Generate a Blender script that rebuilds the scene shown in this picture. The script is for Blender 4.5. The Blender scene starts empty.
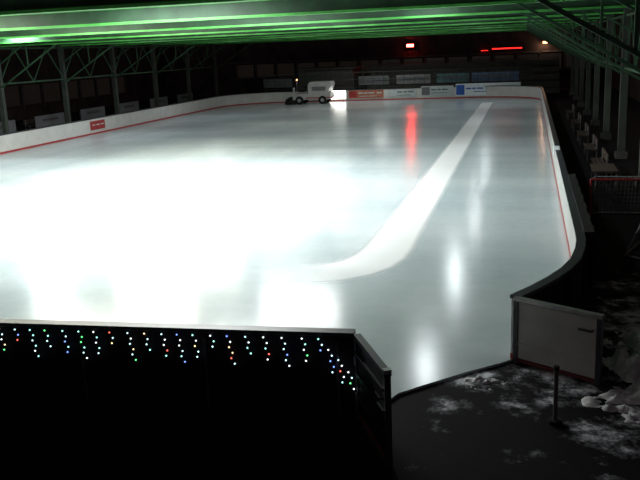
import bpy, bmesh, math, random
from mathutils import Vector, Matrix, noise
random.seed(7)
S=bpy.context.scene
S.view_settings.view_transform='Standard'
S.view_settings.look='None'

# ---------------------------------------------------------------- materials
def mat(name,col,rough=0.6,metal=0.0,noise_scale=None,noise_amt=0.25,emis=None,estr=0.0,bump=0.0,spec=None):
    m=bpy.data.materials.new(name); m.use_nodes=True
    nt=m.node_tree; b=nt.nodes['Principled BSDF']
    b.inputs['Base Color'].default_value=(*col,1); b.inputs['Roughness'].default_value=rough
    b.inputs['Metallic'].default_value=metal
    if spec is not None: b.inputs['Specular IOR Level'].default_value=spec
    if emis:
        b.inputs['Emission Color'].default_value=(*emis,1); b.inputs['Emission Strength'].default_value=estr
    if noise_scale:
        tc=nt.nodes.new('ShaderNodeTexCoord'); n=nt.nodes.new('ShaderNodeTexNoise')
        n.inputs['Scale'].default_value=noise_scale; n.inputs['Detail'].default_value=6
        r=nt.nodes.new('ShaderNodeValToRGB')
        r.color_ramp.elements[0].position=0.3; r.color_ramp.elements[1].position=0.7
        r.color_ramp.elements[0].color=(*[c*(1-noise_amt) for c in col],1)
        r.color_ramp.elements[1].color=(*[min(1,c*(1+noise_amt)) for c in col],1)
        nt.links.new(tc.outputs['Object'],n.inputs['Vector']); nt.links.new(n.outputs['Fac'],r.inputs['Fac'])
        nt.links.new(r.outputs['Color'],b.inputs['Base Color'])
        if bump:
            bp=nt.nodes.new('ShaderNodeBump'); bp.inputs['Strength'].default_value=bump
            nt.links.new(n.outputs['Fac'],bp.inputs['Height']); nt.links.new(bp.outputs['Normal'],b.inputs['Normal'])
    return m

def ice_material():
    m=bpy.data.materials.new('ice'); m.use_nodes=True; nt=m.node_tree; b=nt.nodes['Principled BSDF']
    N=nt.nodes.new; L=nt.links.new
    tc=N('ShaderNodeTexCoord')
    mp=N('ShaderNodeMapping'); mp.inputs['Scale'].default_value=(1.0,0.10,1)
    n1=N('ShaderNodeTexNoise'); n1.inputs['Scale'].default_value=0.5; n1.inputs['Detail'].default_value=6
    L(tc.outputs['Object'],mp.inputs['Vector']); L(mp.outputs['Vector'],n1.inputs['Vector'])
    mp2=N('ShaderNodeMapping'); mp2.inputs['Scale'].default_value=(0.05,0.30,1); mp2.inputs['Rotation'].default_value=(0,0,0.05)
    n2=N('ShaderNodeTexNoise'); n2.inputs['Scale'].default_value=1.0; n2.inputs['Detail'].default_value=3
    L(tc.outputs['Object'],mp2.inputs['Vector']); L(mp2.outputs['Vector'],n2.inputs['Vector'])
    n4=N('ShaderNodeTexNoise'); n4.inputs['Scale'].default_value=3.0; n4.inputs['Detail'].default_value=10; n4.inputs['Roughness'].default_value=0.7
    L(tc.outputs['Object'],n4.inputs['Vector'])
    def mth(op,a,c):
        q=N('ShaderNodeMath'); q.operation=op
        for i,v in enumerate((a,c)):
            if isinstance(v,(int,float)): q.inputs[i].default_value=v
            else: L(v,q.inputs[i])
        return q.outputs[0]
    f=mth('ADD',mth('MULTIPLY',n1.outputs['Fac'],0.35),mth('ADD',mth('MULTIPLY',n2.outputs['Fac'],0.45),mth('MULTIPLY',n4.outputs['Fac'],0.20)))
    r=N('ShaderNodeValToRGB'); r.color_ramp.elements[0].position=0.38; r.color_ramp.elements[1].position=0.62
    r.color_ramp.elements[0].color=(0.41,0.485,0.515,1); r.color_ramp.elements[1].color=(0.57,0.64,0.665,1)
    L(f,r.inputs['Fac']); L(r.outputs['Color'],b.inputs['Base Color'])
    rr=N('ShaderNodeMapRange'); rr.inputs['To Min'].default_value=0.15; rr.inputs['To Max'].default_value=0.25
    L(n4.outputs['Fac'],rr.inputs['Value']); L(rr.outputs['Result'],b.inputs['Roughness'])
    b.inputs['Specular IOR Level'].default_value=0.42
    return m

def fresh_material():
    m=bpy.data.materials.new('fresh_ice'); m.use_nodes=True; nt=m.node_tree; b=nt.nodes['Principled BSDF']
    N=nt.nodes.new; L=nt.links.new
    uv=N('ShaderNodeUVMap'); uv.uv_map='UVMap'; sx=N('ShaderNodeSeparateXYZ'); L(uv.outputs[0],sx.inputs[0])
    a=N('ShaderNodeMath'); a.operation='SUBTRACT'; a.inputs[1].default_value=0.5; L(sx.outputs['X'],a.inputs[0])
    ab=N('ShaderNodeMath'); ab.operation='ABSOLUTE'; L(a.outputs[0],ab.inputs[0])
    mr=N('ShaderNodeMapRange'); mr.interpolation_type='SMOOTHSTEP'; mr.inputs['From Min'].default_value=0.5; mr.inputs['From Max'].default_value=0.32
    mr.inputs['To Min'].default_value=0; mr.inputs['To Max'].default_value=1; L(ab.outputs[0],mr.inputs['Value'])
    mv=N('ShaderNodeMapRange'); mv.interpolation_type='SMOOTHSTEP'; mv.inputs['From Min'].default_value=1.0; mv.inputs['From Max'].default_value=0.3
    L(sx.outputs['Y'],mv.inputs['Value'])
    mu=N('ShaderNodeMath'); mu.operation='MULTIPLY'; L(mr.outputs['Result'],mu.inputs[0]); L(mv.outputs['Result'],mu.inputs[1])
    L(mu.outputs[0],b.inputs['Alpha'])
    tc=N('ShaderNodeTexCoord'); n=N('ShaderNodeTexNoise'); n.inputs['Scale'].default_value=0.8; L(tc.outputs['Object'],n.inputs['Vector'])
    r=N('ShaderNodeValToRGB'); r.color_ramp.elements[0].color=(0.86,0.88,0.9,1); r.color_ramp.elements[1].color=(0.94,0.96,0.97,1)
    L(n.outputs['Fac'],r.inputs['Fac']); L(r.outputs['Color'],b.inputs['Base Color']); b.inputs['Roughness'].default_value=0.3
    return m

def floor_material():
    m=bpy.data.materials.new('dark_rubber_floor_with_snow'); m.use_nodes=True; nt=m.node_tree; b=nt.nodes['Principled BSDF']
    N=nt.nodes.new; L=nt.links.new
    tc=N('ShaderNodeTexCoord'); sx=N('ShaderNodeSeparateXYZ'); L(tc.outputs['Object'],sx.inputs[0])
    n=N('ShaderNodeTexNoise'); n.inputs['Scale'].default_value=1.1; n.inputs['Detail'].default_value=15; n.inputs['Roughness'].default_value=0.74
    L(tc.outputs['Object'],n.inputs['Vector'])
    def rng(src,a,c,t0,t1):
        q=N('ShaderNodeMapRange'); q.inputs['From Min'].default_value=a; q.inputs['From Max'].default_value=c
        q.inputs['To Min'].default_value=t0; q.inputs['To Max'].default_value=t1; L(src,q.inputs['Value']); return q.outputs['Result']
    acc=n.outputs['Fac']
    for q in (rng(sx.outputs['Y'],8.0,12.8,-0.07,0.07),rng(sx.outputs['X'],-2.4,-1.2,-0.3,0.0),rng(sx.outputs['X'],0.0,2.0,0.0,0.07),rng(sx.outputs['Y'],15,22,0,-0.3)):
        a=N('ShaderNodeMath'); a.operation='ADD'; L(acc,a.inputs[0]); L(q,a.inputs[1]); acc=a.outputs[0]
    r=N('ShaderNodeValToRGB'); r.color_ramp.elements[0].position=0.54; r.color_ramp.elements[1].position=0.68
    r.color_ramp.elements[0].color=(0.008,0.007,0.008,1); r.color_ramp.elements[1].color=(0.80,0.82,0.88,1)
    e=r.color_ramp.elements.new(0.60); e.color=(0.14,0.145,0.16,1)
    L(acc,r.inputs['Fac']); L(r.outputs['Color'],b.inputs['Base Color'])
    b.inputs['Roughness'].default_value=0.8; b.inputs['Specular IOR Level'].default_value=0.08
    bp=N('ShaderNodeBump'); bp.inputs['Strength'].default_value=0.6; L(n.outputs['Fac'],bp.inputs['Height']); L(bp.outputs['Normal'],b.inputs['Normal'])
    return m

ICE=ice_material(); FLOOR=floor_material(); FRESH=fresh_material()
WHITE=mat('board_white',(0.60,0.60,0.58),0.35,noise_scale=1.5,noise_amt=0.08)
RED=mat('kick_red',(0.36,0.03,0.03),0.4,noise_scale=3,noise_amt=0.2)
DRED=mat('dull_red',(0.12,0.012,0.012),0.6,noise_scale=3,noise_amt=0.2)
DARKRAIL=mat('rail_dark',(0.03,0.032,0.04),0.4,noise_scale=4)
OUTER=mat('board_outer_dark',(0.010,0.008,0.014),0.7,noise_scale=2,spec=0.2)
GREYP=mat('panel_grey',(0.46,0.47,0.43),0.4,noise_scale=2,noise_amt=0.15)
STEEL=mat('galvanised_steel',(0.35,0.36,0.36),0.4,0.7,noise_scale=6)
GREEN=mat('green_painted_steel',(0.09,0.46,0.08),0.5,noise_scale=1.5,noise_amt=0.3)
GREEND=mat('green_dark_steel',(0.03,0.085,0.04),0.6,noise_scale=1.5,noise_amt=0.3)
GREYC=mat('column_grey_green',(0.05,0.062,0.05),0.6,noise_scale=1.5,noise_amt=0.3)
ROOFM=mat('roof_sheet',(0.010,0.035,0.010),0.7,noise_scale=0.5,noise_amt=0.4,spec=0.2)
WALLM=mat('wall_dark',(0.045,0.034,0.030),0.85,noise_scale=0.7,noise_amt=0.5,spec=0.2)
CONC=mat('concrete_dim',(0.08,0.075,0.07),0.8,noise_scale=2,noise_amt=0.3)
BLACK=mat('rubber_black',(0.01,0.01,0.01),0.6,noise_scale=5,spec=0.2)
SNOW=mat('snow',(0.7,0.72,0.78),0.8,noise_scale=3,noise_amt=0.4,bump=0.6)
WOOD=mat('bench_wood',(0.04,0.025,0.018),0.6,noise_scale=5,noise_amt=0.4)
BLUE=mat('banner_blue',(0.02,0.10,0.45),0.5,noise_scale=4,noise_amt=0.1)
BANW=mat('banner_white',(0.78,0.84,0.88),0.5,noise_scale=4,noise_amt=0.05)
BANG=mat('banner_greyish',(0.14,0.15,0.16),0.5,noise_scale=4,noise_amt=0.1)
BANT=mat('banner_tint',(0.5,0.56,0.56),0.5,noise_scale=4,noise_amt=0.1)
ORNG=mat('banner_orange',(0.42,0.14,0.08),0.5,noise_scale=4,noise_amt=0.3)
NETM=mat('net_cord',(0.08,0.08,0.08),0.8,noise_scale=9)
FRAMEG=mat('goal_frame_grey',(0.25,0.25,0.25),0.6,noise_scale=9)
GLASS=mat('window_dim',(0.02,0.022,0.025),0.3,noise_scale=0.6,noise_amt=0.5,emis=(0.6,0.45,0.35),estr=0.008)
REDL=mat('red_neon',(0.5,0.02,0.02),0.4,noise_scale=2,emis=(1,0.03,0.02),estr=75)
REDL2=mat('red_tube',(0.5,0.02,0.02),0.4,noise_scale=2,emis=(1,0.02,0.015),estr=2.5)
WHL=mat('lit_white',(0.8,0.8,0.8),0.4,noise_scale=2,emis=(1,0.98,0.9),estr=5)
AMB=mat('amber_light',(0.8,0.4,0.1),0.4,noise_scale=2,emis=(1,0.5,0.25),estr=3)
LAMPG=mat('lamp_glass',(0.8,0.8,0.8),0.4,noise_scale=2,emis=(1,1,0.95),estr=2)

# ---------------------------------------------------------------- mesh builder
class MB:
    def __init__(s): s.bm=bmesh.new(); s.mats=[]
    def mi(s,m):
        if m not in s.mats: s.mats.append(m)
        return s.mats.index(m)
    def _fin(s,verts,m,M=None):
        if M is not None: bmesh.ops.transform(s.bm,matrix=M,verts=verts)
        i=s.mi(m)
        for f in {f for v in verts for f in v.link_faces}: f.material_index=i
    def box(s,c,size,m,rz=0,bev=0):
        r=bmesh.ops.create_cube(s.bm,size=1)
        vs=r['verts']
        bmesh.ops.scale(s.bm,vec=size,verts=vs)
        if bev:
            es=list({e for v in vs for e in v.link_edges})
            rb=bmesh.ops.bevel(s.bm,geom=es,offset=bev,segments=2,affect='EDGES',profile=0.5)
            vs=list({v for f in rb['faces'] for v in f.verts}|{v for v in vs if v.is_valid})
        s._fin(vs,m,Matrix.Translation(c)@Matrix.Rotation(rz,4,'Z'))
    def bar(s,a,b,w,h,m):
        a=Vector(a);b=Vector(b);d=b-a; L=d.length
        r=bmesh.ops.create_cube(s.bm,size=1); bmesh.ops.scale(s.bm,vec=(w,h,L),verts=r['verts'])
        q=d.to_track_quat('Z','Y')
        s._fin(r['verts'],m,Matrix.Translation((a+b)/2)@q.to_matrix().to_4x4())
    def cyl(s,a,b,r1,m,r2=None,seg=12):
        a=Vector(a);b=Vector(b);d=b-a
        r=bmesh.ops.create_cone(s.bm,cap_ends=True,segments=seg,radius1=r1,radius2=r1 if r2 is None else r2,depth=d.length)
        q=d.to_track_quat('Z','Y')
        s._fin(r['verts'],m,Matrix.Translation((a+b)/2)@q.to_matrix().to_4x4())
    def sph(s,c,rad,m,sub=1):
        r=bmesh.ops.create_icosphere(s.bm,subdivisions=sub,radius=rad); s._fin(r['verts'],m,Matrix.Translation(c))
    def prism(s,prof,x0,x1,m,axis='Y'):
        n=len(prof)
        A=[s.bm.verts.new((p[0],x0,p[1])) for p in prof]; B=[s.bm.verts.new((p[0],x1,p[1])) for p in prof]
        i=s.mi(m)
        fs=[s.bm.faces.new(A),s.bm.faces.new(B[::-1])]
        for k in range(n): fs.append(s.bm.faces.new((A[k],B[k],B[(k+1)%n],A[(k+1)%n])))
        for f in fs: f.material_index=i
    def ribbon(s,path,z0,z1,o0,o1,m,closed=False):
        P=[Vector((p[0],p[1])) for p in path]; n=len(P); nor=[]
        for k in range(n):
            a=P[max(k-1,0)];b=P[min(k+1,n-1)]; d=(b-a).normalized(); nor.append(Vector((-d.y,d.x)))
        rings=[]
        for p,nn in zip(P,nor):
            i=p+nn*o0;o=p+nn*o1
            rings.append([s.bm.verts.new(v) for v in ((i.x,i.y,z0),(i.x,i.y,z1),(o.x,o.y,z1),(o.x,o.y,z0))])
        mi=s.mi(m); fs=[]
        for A,B in zip(rings,rings[1:]):
            for k in range(4): fs.append(s.bm.faces.new((A[k],A[(k+1)%4],B[(k+1)%4],B[k])))
        fs.append(s.bm.faces.new(rings[0])); fs.append(s.bm.faces.new(rings[-1][::-1]))
        for f in fs: f.material_index=mi
    def obj(s,name,loc=(0,0,0),rz=0,smooth=False,parent=None):
        bmesh.ops.recalc_face_normals(s.bm,faces=s.bm.faces)
        me=bpy.data.meshes.new(name); s.bm.to_mesh(me); s.bm.free()
        for m in s.mats: me.materials.append(m)
        if smooth:
            for p in me.polygons: p.use_smooth=True
        o=bpy.data.objects.new(name,me); S.collection.objects.link(o)
        o.location=loc; o.rotation_euler=(0,0,rz)
        if parent: o.parent=parent
        return o

# ---------------------------------------------------------------- rink plan
def arc(cx,cy,r,a0,a1,n=14):
    return [(cx+r*math.cos(math.radians(a0+(a1-a0)*i/n)),cy+r*math.sin(math.radians(a0+(a1-a0)*i/n))) for i in range(n+1)]
right_curve=[(-0.2,13.0),(0.12,13.55),(0.42,14.15),(0.68,14.8),(0.88,15.5),(1.0,16.3),(1.07,17.1),(1.08,18.0)]
path=right_curve+[(1.08,y) for y in range(20,75,3)]+arc(-4.92,75,6,0,90)+[(x,81) for x in range(-8,-24,-3)]+arc(-24,75,6,90,180)\
     +[(-30,y) for y in range(72,18,-3)]
front=arc(-23,17.3,7,180,269)+[(-20,10.25),(-14,10.28),(-8,10.35),(-2.36,10.65)]
path.append(front[0])
H=1.13; HF=1.26
b=MB(); b.box((-14,46,-0.14),(90,110,0.2),FLOOR); fo=b.obj('floor')
b=MB()
fr=[(-2.36,10.65),(-2.0,11.0),(-1.87,11.35),(-1.44,11.8),(-0.9,12.35),(-0.39,12.8)]
outl=[(p[0],p[1]) for p in path]+front[1:]+fr[1:]
bm=b.bm; lo=[bm.verts.new((x,y,-0.04)) for x,y in outl]; hi=[bm.verts.new((x,y,0)) for x,y in outl]; n=len(outl)
b.mi(ICE); bm.faces.new(hi); bm.faces.new(lo[::-1])
for k in range(n): bm.faces.new((lo[k],lo[(k+1)%n],hi[(k+1)%n],hi[k]))
b.obj('ice_surface')
strip=[(-3.6,74),(-3.58,60),(-3.56,50),(-3.55,40),(-3.54,32),(-3.54,26),(-3.54,22),(-3.55,20.4),(-3.62,19.5),(-3.80,18.8),(-4.1,18.3),(-4.5,17.95),(-5.0,17.75),(-5.6,17.65),(-6.4,17.6)]
wid=[0.60,0.62,0.64,0.66,0.69,0.72,0.76,0.80,0.84,0.88,0.92,0.95,0.98,1.0,1.0]
bm=bmesh.new(); uvl=bm.loops.layers.uv.new('UVMap'); P=[Vector(p) for p in strip]; rows=[]
vv=[0.0 if i<8 else (i-7)/(len(P)-8) for i in range(len(P))]
for k,p in enumerate(P):
    d=(P[min(k+1,len(P)-1)]-P[max(k-1,0)]).normalized(); nn=Vector((-d.y,d.x)); w_=wid[k]
    rows.append([bm.verts.new((p.x+nn.x*(-w_+2*w_*j/6),p.y+nn.y*(-w_+2*w_*j/6),0.004)) for j in range(7)])
for k in range(len(P)-1):
    for j in range(6):
        f=bm.faces.new((rows[k][j],rows[k][j+1],rows[k+1][j+1],rows[k+1][j]))
        for l,(u,v) in zip(f.loops,((j,k),(j+1,k),(j+1,k+1),(j,k+1))): l[uvl].uv=(u/6,vv[v])
bmesh.ops.recalc_face_normals(bm,faces=bm.faces)
me=bpy.data.meshes.new('strip'); bm.to_mesh(me); bm.free(); me.materials.append(FRESH)
if me.polygons[0].normal.z<0: me.flip_normals()
S.collection.objects.link(bpy.data.objects.new('resurfaced_ice_strip',me))

# boards
b=MB()
for pth,h in ((path,H),(front,HF)):
    b.ribbon(pth,0.0,0.11,0.03,-0.10,RED)
    b.ribbon(pth,0.11,h-0.07,0.02,-0.07,WHITE)
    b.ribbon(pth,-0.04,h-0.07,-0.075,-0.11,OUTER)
    b.ribbon(pth,h-0.06,h,0.05,-0.14,DARKRAIL)
acc=0
for k in range(1,len(path)-1):
    a=Vector(path[k-1]);c=Vector(path[k]);acc+=(c-a).length
    if acc>1.8:
        acc=0; d=(Vector(path[k+1])-a).normalized(); nn=Vector((d.y,-d.x)); p=c+nn*0.16
        b.box((p.x,p.y,(H-0.1)/2-0.02),(0.07,0.07,H-0.1),DARKRAIL,rz=math.atan2(d.y,d.x))
for i in range(6):
    x=-2.6-i*2.0; b.box((x,10.65+(x+2.36)*0.053-0.125,0.56),(0.05,0.03,1.1),DARKRAIL)
b.obj('rink_boards')

def gate(name,a,c,facem,h):
    b=MB(); a=Vector(a);c=Vector(c); L=(c-a).length
    b.box((0.04,0,h/2-0.02),(0.08,0.08,h+0.02),DARKRAIL); b.box((L-0.04,0,h/2-0.02),(0.08,0.08,h+0.02),DARKRAIL)
    b.box((L/2,0,h-0.03),(L,0.1,0.06),STEEL if facem is GREYP else DARKRAIL); b.box((L/2,0,0.04),(L-0.1,0.06,0.05),DRED)
    b.box((L/2,0,h/2),(L-0.14,0.04,h-0.16),facem)
    b.box((L/2,0,h*0.30),(L-0.14,0.07,0.03),facem)
    for z in (0.3,0.85): b.cyl((0.0,-0.03,z-0.06),(0.0,-0.03,z+0.06),0.03,STEEL)
    b.cyl((L-0.15,-0.07,0.85),(L-0.15,0.07,0.85),0.02,DARKRAIL); b.box((L-0.25,-0.07,0.85),(0.22,0.02,0.03),DARKRAIL)
    if facem is OUTER:
        for z in (0.35,0.7,1.0): b.box((L/2,-0.045,z),(L-0.14,0.03,0.03),DARKRAIL); b.box((L/2,0.045,z),(L-0.14,0.03,0.03),DARKRAIL)
        b.box((L-0.04,0,h+0.0),(0.09,0.1,0.05),STEEL)
    d=c-a; return b.obj(name,(a.x,a.y,0),math.atan2(d.y,d.x))
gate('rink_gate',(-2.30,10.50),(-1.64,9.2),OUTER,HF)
gate('rink_gate',(-0.16,12.94),(1.15,12.15),GREYP,H)

# fairy lights
cols=[(0.6,0.95,1),(0.9,1,1),(1,0.15,0.1),(0.15,1,0.3),(0.2,0.35,1),(1,0.75,0.4),(0.4,1,0.9)]
FM=[mat('led_%d'%i,(0.5,0.5,0.5),0.4,noise_scale=9,emis=c,estr=1.8) for i,c in enumerate(cols)]
b=MB()
def fl(x): return 10.65+(x+2.36)*0.053-0.17
X=-2.42; k=0; wire=[]
while X>-15:
    y=fl(X); top=HF-0.05
    if k<3: top=[0.72,0.90,1.05][k]
    nb=[5,4,6,3,5,6][k%6]
    if k<3: nb=[4,5,5][k]
    b.cyl((X,y,top+0.02),(X+0.02,y,top-0.085*nb),0.004,BLACK,seg=5)
    for j in range(nb):
        jx=X+(0.018 if j%2 else -0.018)+0.012*j
        b.sph((jx,y-0.01,top-0.04-0.085*j),0.015,random.choice(FM[:2]*3+FM[6:]*3+FM),1)
    wire.append((X,y,top+0.02)); X-=(0.27+random.uniform(-0.03,0.03)) if k>2 else 0.14; k+=1
for a,c in zip(wire,wire[1:]): b.cyl(a,c,0.006,BLACK,seg=5)
b.obj('icicle_fairy_lights')

# ---------------------------------------------------------------- roof & frames
CY=[15.4+7.4*i for i in range(10)]
XL,XR=-32.5,4.0
b=MB(); b.box(((XL+XR)/2,50,7.3),(XR-XL+1.6,84,0.16),ROOFM)
for i in range(19):
    x=XL+0.6+i*2.0; b.box((x,50,7.14),(0.1,84,0.16),GREEND)
b.obj('ceiling')
for y in CY:
    b=MB()
    b.box(((XL+XR)/2,y,6.98),(XR-XL,0.24,0.12),GREEN)
    b.box(((XL+XR)/2,y,6.22),(XR-XL,0.26,0.07),GREEN)
    b.box(((XL+XR)/2,y,6.44),(XR-XL,0.06,0.38),GREEND)
    b.box(((XL+XR)/2,y,6.65),(XR-XL,0.20,0.05),GREEN)
    nw=24; st=(XR-XL)/nw
    for i in range(nw):
        z0,z1=(6.66,6.95) if i%2 else (6.95,6.66)
        b.bar((XL+i*st,y,z0),(XL+(i+1)*st,y,z1),0.08,0.06,GREEN)
    for x in (XL,XR):
        b.box((x,y,3.42),(0.3,0.3,6.92),GREYC)
        b.box((x,y,0.12),(0.5,0.5,0.3),CONC)
    for x,s in ((XL,1),(XR,-1)):
        b.bar((x,y,3.6),(x+s*4.4,y,6.25),0.09,0.09,GREEND)
        b.bar((x,y,5.0),(x+s*2.0,y,6.25),0.07,0.07,GREEND)
        b.bar((x+s*2.2,y,4.95),(x+s*2.2,y,6.25),0.07,0.07,GREEND)
    b.obj('roof_girder_frame')
for x in (XL,XR):
    b=MB()
    for a,c in zip(CY,CY[1:]):
        for z in (3.9,6.1): b.bar((x,a,z),(x,c,z),0.1,0.1,GREEND)
        n=4; st=(c-a)/n
        for i in range(n):
            y0=a+i*st
            if i%2==0: b.bar((x,y0,3.9),(x,y0+st,6.1),0.07,0.07,GREEND)
            else: b.bar((x,y0,6.1),(x,y0+st,3.9),0.07,0.07,GREEND)
    b.obj('lattice_girder')

LZ=6.84
def lamp(x,y,P,col=(1,1,0.97),w=0.5):
    b=MB()
    for s in (-1,1): b.box((s*w*0.35,0,0.19),(0.06,0.06,0.05),DARKRAIL)
    b.prism([(-w*0.6,0.0),(w*0.6,0.0),(w*0.5,0.17),(-w*0.5,0.17)],-0.35,0.35,STEEL)
    b.box((0,0,-0.006),(w*1.1,0.6,0.012),LAMPG)
    o=b.obj('floodlight',(x,y,LZ))
    l=bpy.data.lights.new('floodlight_lamp','AREA'); l.shape='RECTANGLE'; l.size=w; l.size_y=0.5; l.energy=P; l.color=col
    lo=bpy.data.objects.new('lamp',l); S.collection.objects.link(lo); lo.parent=o; lo.location=(0,0,-0.03)
for y,p in ((28.4,150),(41,180),(56.5,105),(71,130)): lamp(-3.6,y,p,(0.90,0.97,1))
for y,p in ((20.8,950),(27.2,1200),(34.2,750),(49,150),(63.5,140)): lamp(-10.2,y,p,(0.97,1,1),3.6)
for y,p in ((20.8,700),(27.2,1350),(34.2,1150),(41.5,380),(56.5,170),(71,130)): lamp(-17.5,y,p,(1,0.98,0.85),3.6)
for y,p in ((27.5,380),(37.5,900),(49,220),(63.5,140)): lamp(-25.5,y,p,(0.88,0.94,1),1.4)
lamp(-14,78,190,w=1.0)

# ---------------------------------------------------------------- ice resurfacer
b=MB()
GW=mat('machine_white',(0.45,0.45,0.45),0.4,noise_scale=3,noise_amt=0.1)
b.prism([(-1.7,0.45),(2.0,0.45),(2.15,0.75),(2.15,1.05),(-1.7,1.05)],-0.9,0.9,GW)
b.prism([(-0.1,1.05),(1.9,1.05),(2.25,1.95),(2.1,2.15),(0.1,2.15),(-0.1,1.9)],-0.92,0.92,GW)
b.box((1.0,-0.93,1.5),(1.4,0.02,0.4),BANG)
b.box((0.9,0,0.62),(2.5,1.86,0.1),RED)
for x in (-1.0,1.35):
    for s in (-1,1):
        b.cyl((x,s*0.78,0.40),(x,s*1.02,0.40),0.40,BLACK,seg=24); b.cyl((x,s*1.0,0.40),(x,s*1.04,0.40),0.18,STEEL,seg=16)
b.box((-1.0,0,1.25),(0.55,0.6,0.14),BLACK,bev=0.03); b.box((-1.3,0,1.6),(0.14,0.6,0.7),BLACK,bev=0.03)
b.cyl((-0.35,0.1,1.05),(-0.55,0.1,1.65),0.04,BLACK)
b.cyl((-0.53,0.1,1.62),(-0.57,0.1,1.68),0.22,BLACK,seg=20)
b.prism([(-2.5,0.03),(-1.75,0.03),(-1.75,0.6),(-2.0,0.75),(-2.4,0.5)],-1.05,1.05,BLACK)
b.bar((-1.7,0.5,0.9),(-2.2,0.5,0.55),0.08,0.08,STEEL); b.bar((-1.7,-0.5,0.9),(-2.2,-0.5,0.55),0.08,0.08,STEEL)
b.box((-1.62,-0.6,1.35),(0.1,0.3,0.6),GW); b.cyl((-1.65,0.7,1.05),(-1.65,0.7,2.3),0.05,GW); b.sph((-1.65,0.7,2.35),0.09,AMB,2)
b.obj('ice_resurfacer',(-21.0,78.2,0))

def banner(name,x0,x1,m,y=80.93,z0=0.25,z1=1.03,logo=None,block=None):
    b=MB(); b.box(((x0+x1)/2,y,(z0+z1)/2),(x1-x0,0.03,z1-z0),m)
    if block: b.box((x0+0.45,y-0.022,(z0+z1)/2),(0.8,0.012,(z1-z0)*0.8),block)
    if logo:
        for j,(u,w) in enumerate(((1.0,0.5),(1.6,0.35),(2.05,0.6),(2.9,0.5),(3.5,0.7),(4.3,0.4))):
            if x0+u+w<x1: b.box((x0+u+w/2,y-0.022,(z0+z1)/2+0.12),(w,0.012,0.14),logo)
        b.box(((x0+x1)/2+0.2,y-0.022,(z0+z1)/2-0.2),((x1-x0)*0.5,0.012,0.06),logo)
    return b.obj(name)
banner('advertising_banner',-10.4,-7.2,BANT,z0=0.3,z1=1.25,logo=BANG,block=BANG)
banner('advertising_banner',-7.0,-0.8,BANW,z0=0.2,z1=1.4,logo=BLUE,block=BLUE)
banner('advertising_banner',-17.8,-14.2,ORNG,logo=BANT,block=RED)
banner('advertising_banner',-13.8,-10.9,BANT,z0=0.3,z1=1.0,logo=BANG)
b=MB(); b.box((-19,80.94,0.65),(1.7,0.05,0.8),WHL)
for x in (-20.05,-17.95): b.box((x,80.93,0.57),(0.1,0.08,1.1),STEEL)
b.obj('lit_service_gate')
b=MB(); b.box((-29.93,52,0.62),(0.03,2.0,0.6),RED)
for i in range(3): b.box((-29.905,51.4+i*0.6,0.65),(0.012,0.4,0.08),BANT)
b.obj('advertising_banner')

# far end
b=MB()
for i in range(27):
    x=-27+i*1.05; b.box((x,82.2,1.4),(0.05,0.05,2.9),GREYC)
for z in (1.3,2.1,2.8): b.box((-13.4,82.2,z),(27.4,0.05,0.05),GREYC)
b.obj('protective_fence')
b=MB()
for i in range(5):
    b.box((-7,86+i*1.0,0.2+i*0.35),(20,1.0,0.5+i*0.7),CONC)
    b.box((-7,85.9+i*1.0,0.62+i*0.7),(20,0.4,0.06),WOOD)
b.obj('spectator_stand')
b=MB(); b.box((-14,96,4.9),(80,0.4,10),WALLM); b.obj('wall_back')
b=MB()
for i in range(16):
    x=-34+i*2.6
    b.box((x,95.7,3.0),(2.1,0.1,1.5),GLASS); b.box((x-1.2,95.66,3.0),(0.14,0.16,2.2),CONC)
b.box((-14,95.66,4.0),(44,0.16,0.18),CONC); b.box((-14,95.66,2.1),(44,0.16,0.18),CONC)
b.obj('window_1')
HT=mat('hoarding_teal',(0.09,0.18,0.19),0.5,noise_scale=3); HB=mat('hoarding_blue',(0.10,0.16,0.28),0.5,noise_scale=3); HG=mat('hoarding_grey',(0.20,0.20,0.21),0.5,noise_scale=3)
for i,(x,w,m2) in enumerate(((-11.5,3.5,HG),(-7.5,3.2,HT),(-3.3,4.6,HB),(-15.6,3.2,BANG),(-26,3.2,BANG))):
    b=MB(); b.box((x,83.2,1.9),(w,0.05,0.9),m2)
    b.box((x,83.16,1.95),(w*0.6,0.02,0.14),BANG if m2 is not BANG else HG)
    for s in (-1,1): b.box((x+s*(w/2-0.1),83.26,1.15),(0.08,0.08,2.4),DARKRAIL)
    b.obj('advertising_hoarding')
b=MB(); b.box((-21.2,87,1.55),(6,4,3.1),CONC); b.box((-21.2,87,3.2),(6.6,4.6,0.16),GREYC); b.box((-22.6,84.95,1.3),(1.8,0.08,2.4),GREYC); b.box((-19.8,84.95,1.9),(1.8,0.08,1.0),GLASS)
for x in (-24.1,-21.2,-18.3): b.box((x,84.96,1.55),(0.12,0.1,3.1),GREYC)
b.obj('garage_hut')
b=MB(); b.box((-13.5,95.4,5.25),(0.8,0.12,0.3),REDL); b.box((-13.5,95.5,5.25),(1.0,0.12,0.45),BLACK); b.obj('neon_sign')
b=MB(); b.box((-2.5,95.4,4.5),(3.3,0.1,0.13),REDL2); b.box((-2.5,95.5,4.5),(3.5,0.1,0.3),BLACK)
b.box((-5.0,95.4,4.35),(0.8,0.1,0.06),REDL2); b.obj('neon_tube_sign')
def wall_or_fill_lamp(x,y,z,P):
    b=MB(); b.box((0,0,0),(0.5,0.3,0.22),AMB); b.box((0,0.1,0.2),(0.7,0.4,0.1),BLACK); b.box((0,0.0,0.42),(0.2,0.2,0.4),BLACK); o=b.obj('wall_or_fill_lamp',(x,y,z))
    l=bpy.data.lights.new('wall_or_fill_light','POINT'); l.energy=P; l.color=(1,0.6,0.4); l.shadow_soft_size=0.15
    lo=bpy.data.objects.new('bulb',l); S.collection.objects.link(lo); lo.parent=o; lo.location=(0,-0.35,-0.2)
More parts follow.
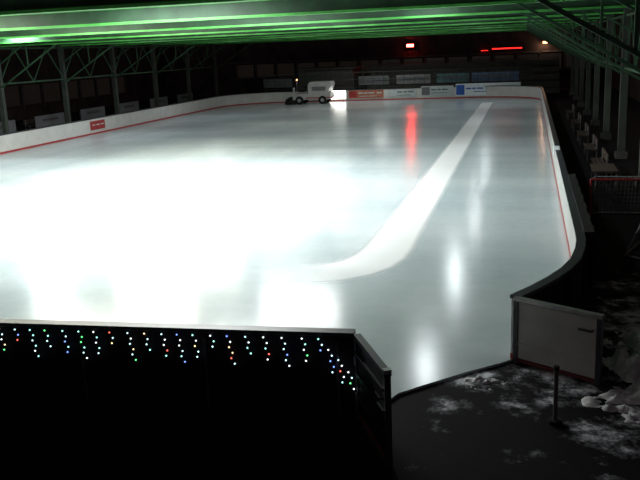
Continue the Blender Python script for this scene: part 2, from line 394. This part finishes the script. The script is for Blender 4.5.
wall_or_fill_lamp(1.65,95.4,5.0,60)
wall_or_fill_lamp(8.55,44,5.2,30); wall_or_fill_lamp(8.55,62,5.2,30); wall_or_fill_lamp(8.55,24,5.2,20)  # added fill lamps outside the view, brightening the dark right aisle

# left outside
b=MB(); b.box((-46,46,4.9),(0.4,99.4,10),WALLM); b.obj('wall_left')
b=MB()
for i in range(16):
    y=34+i*3.4; b.box((-45.75,y,2.2),(0.1,2.6,1.8),GLASS); b.box((-45.7,y-1.6,2.2),(0.16,0.14,2.6),CONC)
b.obj('window_2')
for i in range(6):
    b=MB(); y=47+i*6.2
    b.box((-34.5,y,0.95),(0.05,3.8,0.8),BANG)
    for s in (-1,1): b.box((-34.55,y+s*1.6,0.65),(0.07,0.07,1.4),DARKRAIL)
    b.box((-34.47,y,1.0),(0.02,2.0,0.2),CONC); b.obj('advertising_hoarding')
def bench(x,y,rz,L=2.4):
    b=MB()
    for j in range(3): b.box((0,-0.16+j*0.16,0.45),(L,0.13,0.05),WOOD)
    for j in range(2): b.box((0,0.24,0.65+j*0.18),(L,0.04,0.13),WOOD)
    for s in (-1,1):
        b.box((s*(L/2-0.25),-0.15,0.19),(0.06,0.06,0.46),STEEL); b.box((s*(L/2-0.25),0.22,0.42),(0.06,0.06,0.92),STEEL); b.box((s*(L/2-0.25),0.03,0.40),(0.06,0.42,0.05),STEEL)
    b.obj('bench',(x,y,0),rz)
for y in (48,55,63,70): bench(-37,y,math.pi/2)

# right outside
b=MB(); b.box((9,46,4.9),(0.4,99.4,10),WALLM); b.obj('wall_right')
for y in (33,38,43.5,50,57): bench(2.7,y,-math.pi/2)
b=MB()
b.box((2.6,29.5,0.75),(0.8,1.8,0.06),WOOD)
for sx in (-1,1):
    for sy in (-1,1): b.box((2.6+sx*0.34,29.5+sy*0.8,0.34),(0.05,0.05,0.78),STEEL)
b.obj('table')
b=MB()
for i in range(24):
    y=17.6+i*0.33
    w=0.02*math.sin(i*1.7)
    b.box((1.38+w,y,0.60),(0.05,0.34,1.22),BLACK)
b.box((1.30,21.4,H+0.05),(0.2,7.9,0.04),BLACK)
b.obj('rubber_cover')
b=MB()
for i in range(5): b.box((1.06,31.6+i*0.16,H+0.03+0.02*math.sin(i*2)),(0.24,0.17,0.05),BANW,bev=0.015)
b.box((0.96,31.9,H-0.12),(0.03,0.7,0.24),BANW,bev=0.01); b.obj('towel')

def goal(x,y,rz):
    b=MB(); W=1.83;Hh=1.22;D=1.0; r=0.03
    for s in (-1,1):
        b.cyl((s*W/2,0,0),(s*W/2,0,Hh),r,RED)
        pts=[(s*W/2,0,0.03),(s*W/2*1.05,D*0.6,0.03),(s*W/2*0.8,D,0.03)]
        for a,c in zip(pts,pts[1:]): b.cyl(a,c,r,FRAMEG)
        b.cyl((s*W/2,0,Hh),(s*W/2*0.8,0.5,Hh),0.025,FRAMEG); b.cyl((s*W/2*0.8,0.5,Hh),(s*W/2*0.8,D,0.03),0.02,FRAMEG)
    b.cyl((-W/2,0,Hh),(W/2,0,Hh),r,RED); b.cyl((-W*0.4,D,0.03),(W*0.4,D,0.03),r,FRAMEG); b.cyl((-W*0.4,0.5,Hh),(W*0.4,0.5,Hh),0.025,FRAMEG)
    n=14
    for i in range(n+1):
        u=-0.4+0.8*i/n; b.cyl((u*W,0.5,Hh),(u*W,D,0.03),0.005,NETM,seg=4)
        b.cyl((u*W/0.8,0,Hh),(u*W,0.5,Hh),0.005,NETM,seg=4)
    for j in range(9):
        t=j/9; b.cyl((-0.4*W,0.5+0.5*t,Hh-(Hh-0.03)*t),(0.4*W,0.5+0.5*t,Hh-(Hh-0.03)*t),0.005,NETM,seg=4)
        for s in (-1,1): b.cyl((s*W/2,0.0,Hh*(1-t)),(s*W*0.4,0.5+0.5*t,Hh*(1-t)),0.005,NETM,seg=4)
    b.obj('ice_hockey_goal',(x,y,-0.04),rz)
goal(2.72,24.4,0)
goal(3.55,20.6,math.radians(70))

b=MB(); b.cyl((0,0,-0.04),(0,0,0.78),0.03,CONC); b.cyl((0,0,-0.04),(0,0,0.02),0.10,BLACK,seg=16); b.cyl((0,0,0.76),(0,0,0.82),0.04,BLACK); b.obj('marker_post',(0.44,10.8,0))
def pile(x,y,rx,ry,h,seed):
    b=MB(); n=40; V=[]; i0=b.mi(SNOW)
    for i in range(n+1):
        row=[]
        for j in range(n+1):
            u=-1+2*i/n;v=-1+2*j/n; r=math.hypot(u,v)
            nz=noise.fractal(Vector((u*3+seed,v*3,seed)),0.8,2.0,6)
            z=max(-0.1,(1-r*r)*h*(0.4+1.1*nz)+0.3*h*nz-0.03) if r<1 else -0.1
            row.append(b.bm.verts.new((u*rx,v*ry,z)))
        V.append(row)
    for i in range(n):
        for j in range(n): b.bm.faces.new((V[i][j],V[i+1][j],V[i+1][j+1],V[i][j+1]))
    b.obj('snow_pile',(x,y,-0.04),smooth=True)
pile(2.0,13.3,0.8,1.7,0.30,1.3); pile(1.7,11.6,0.9,0.7,0.16,4.1); pile(-0.6,12.0,0.5,0.3,0.07,7.7)

w=bpy.data.worlds.new('night'); S.world=w; w.use_nodes=True
w.node_tree.nodes['Background'].inputs['Color'].default_value=(0.5,0.35,0.42,1)
w.node_tree.nodes['Background'].inputs['Strength'].default_value=0.12

cam=bpy.data.cameras.new('camera'); co=bpy.data.objects.new('camera',cam); S.collection.objects.link(co); S.camera=co
cam.sensor_width=36; cam.lens=45; cam.clip_end=500
Yc=Vector((210,-199,800)).normalized(); Xc=Vector((3105,60,-800)); Xc=(Xc-Yc*Xc.dot(Yc)).normalized(); Zc=Xc.cross(Yc)
right=Vector((Xc.x,Yc.x,Zc.x)); down=Vector((Xc.y,Yc.y,Zc.y)); fwd=Vector((Xc.z,Yc.z,Zc.z))
M=Matrix((right,-down,-fwd)).transposed().to_4x4(); M.translation=(0,0,5.2)
co.matrix_world=M
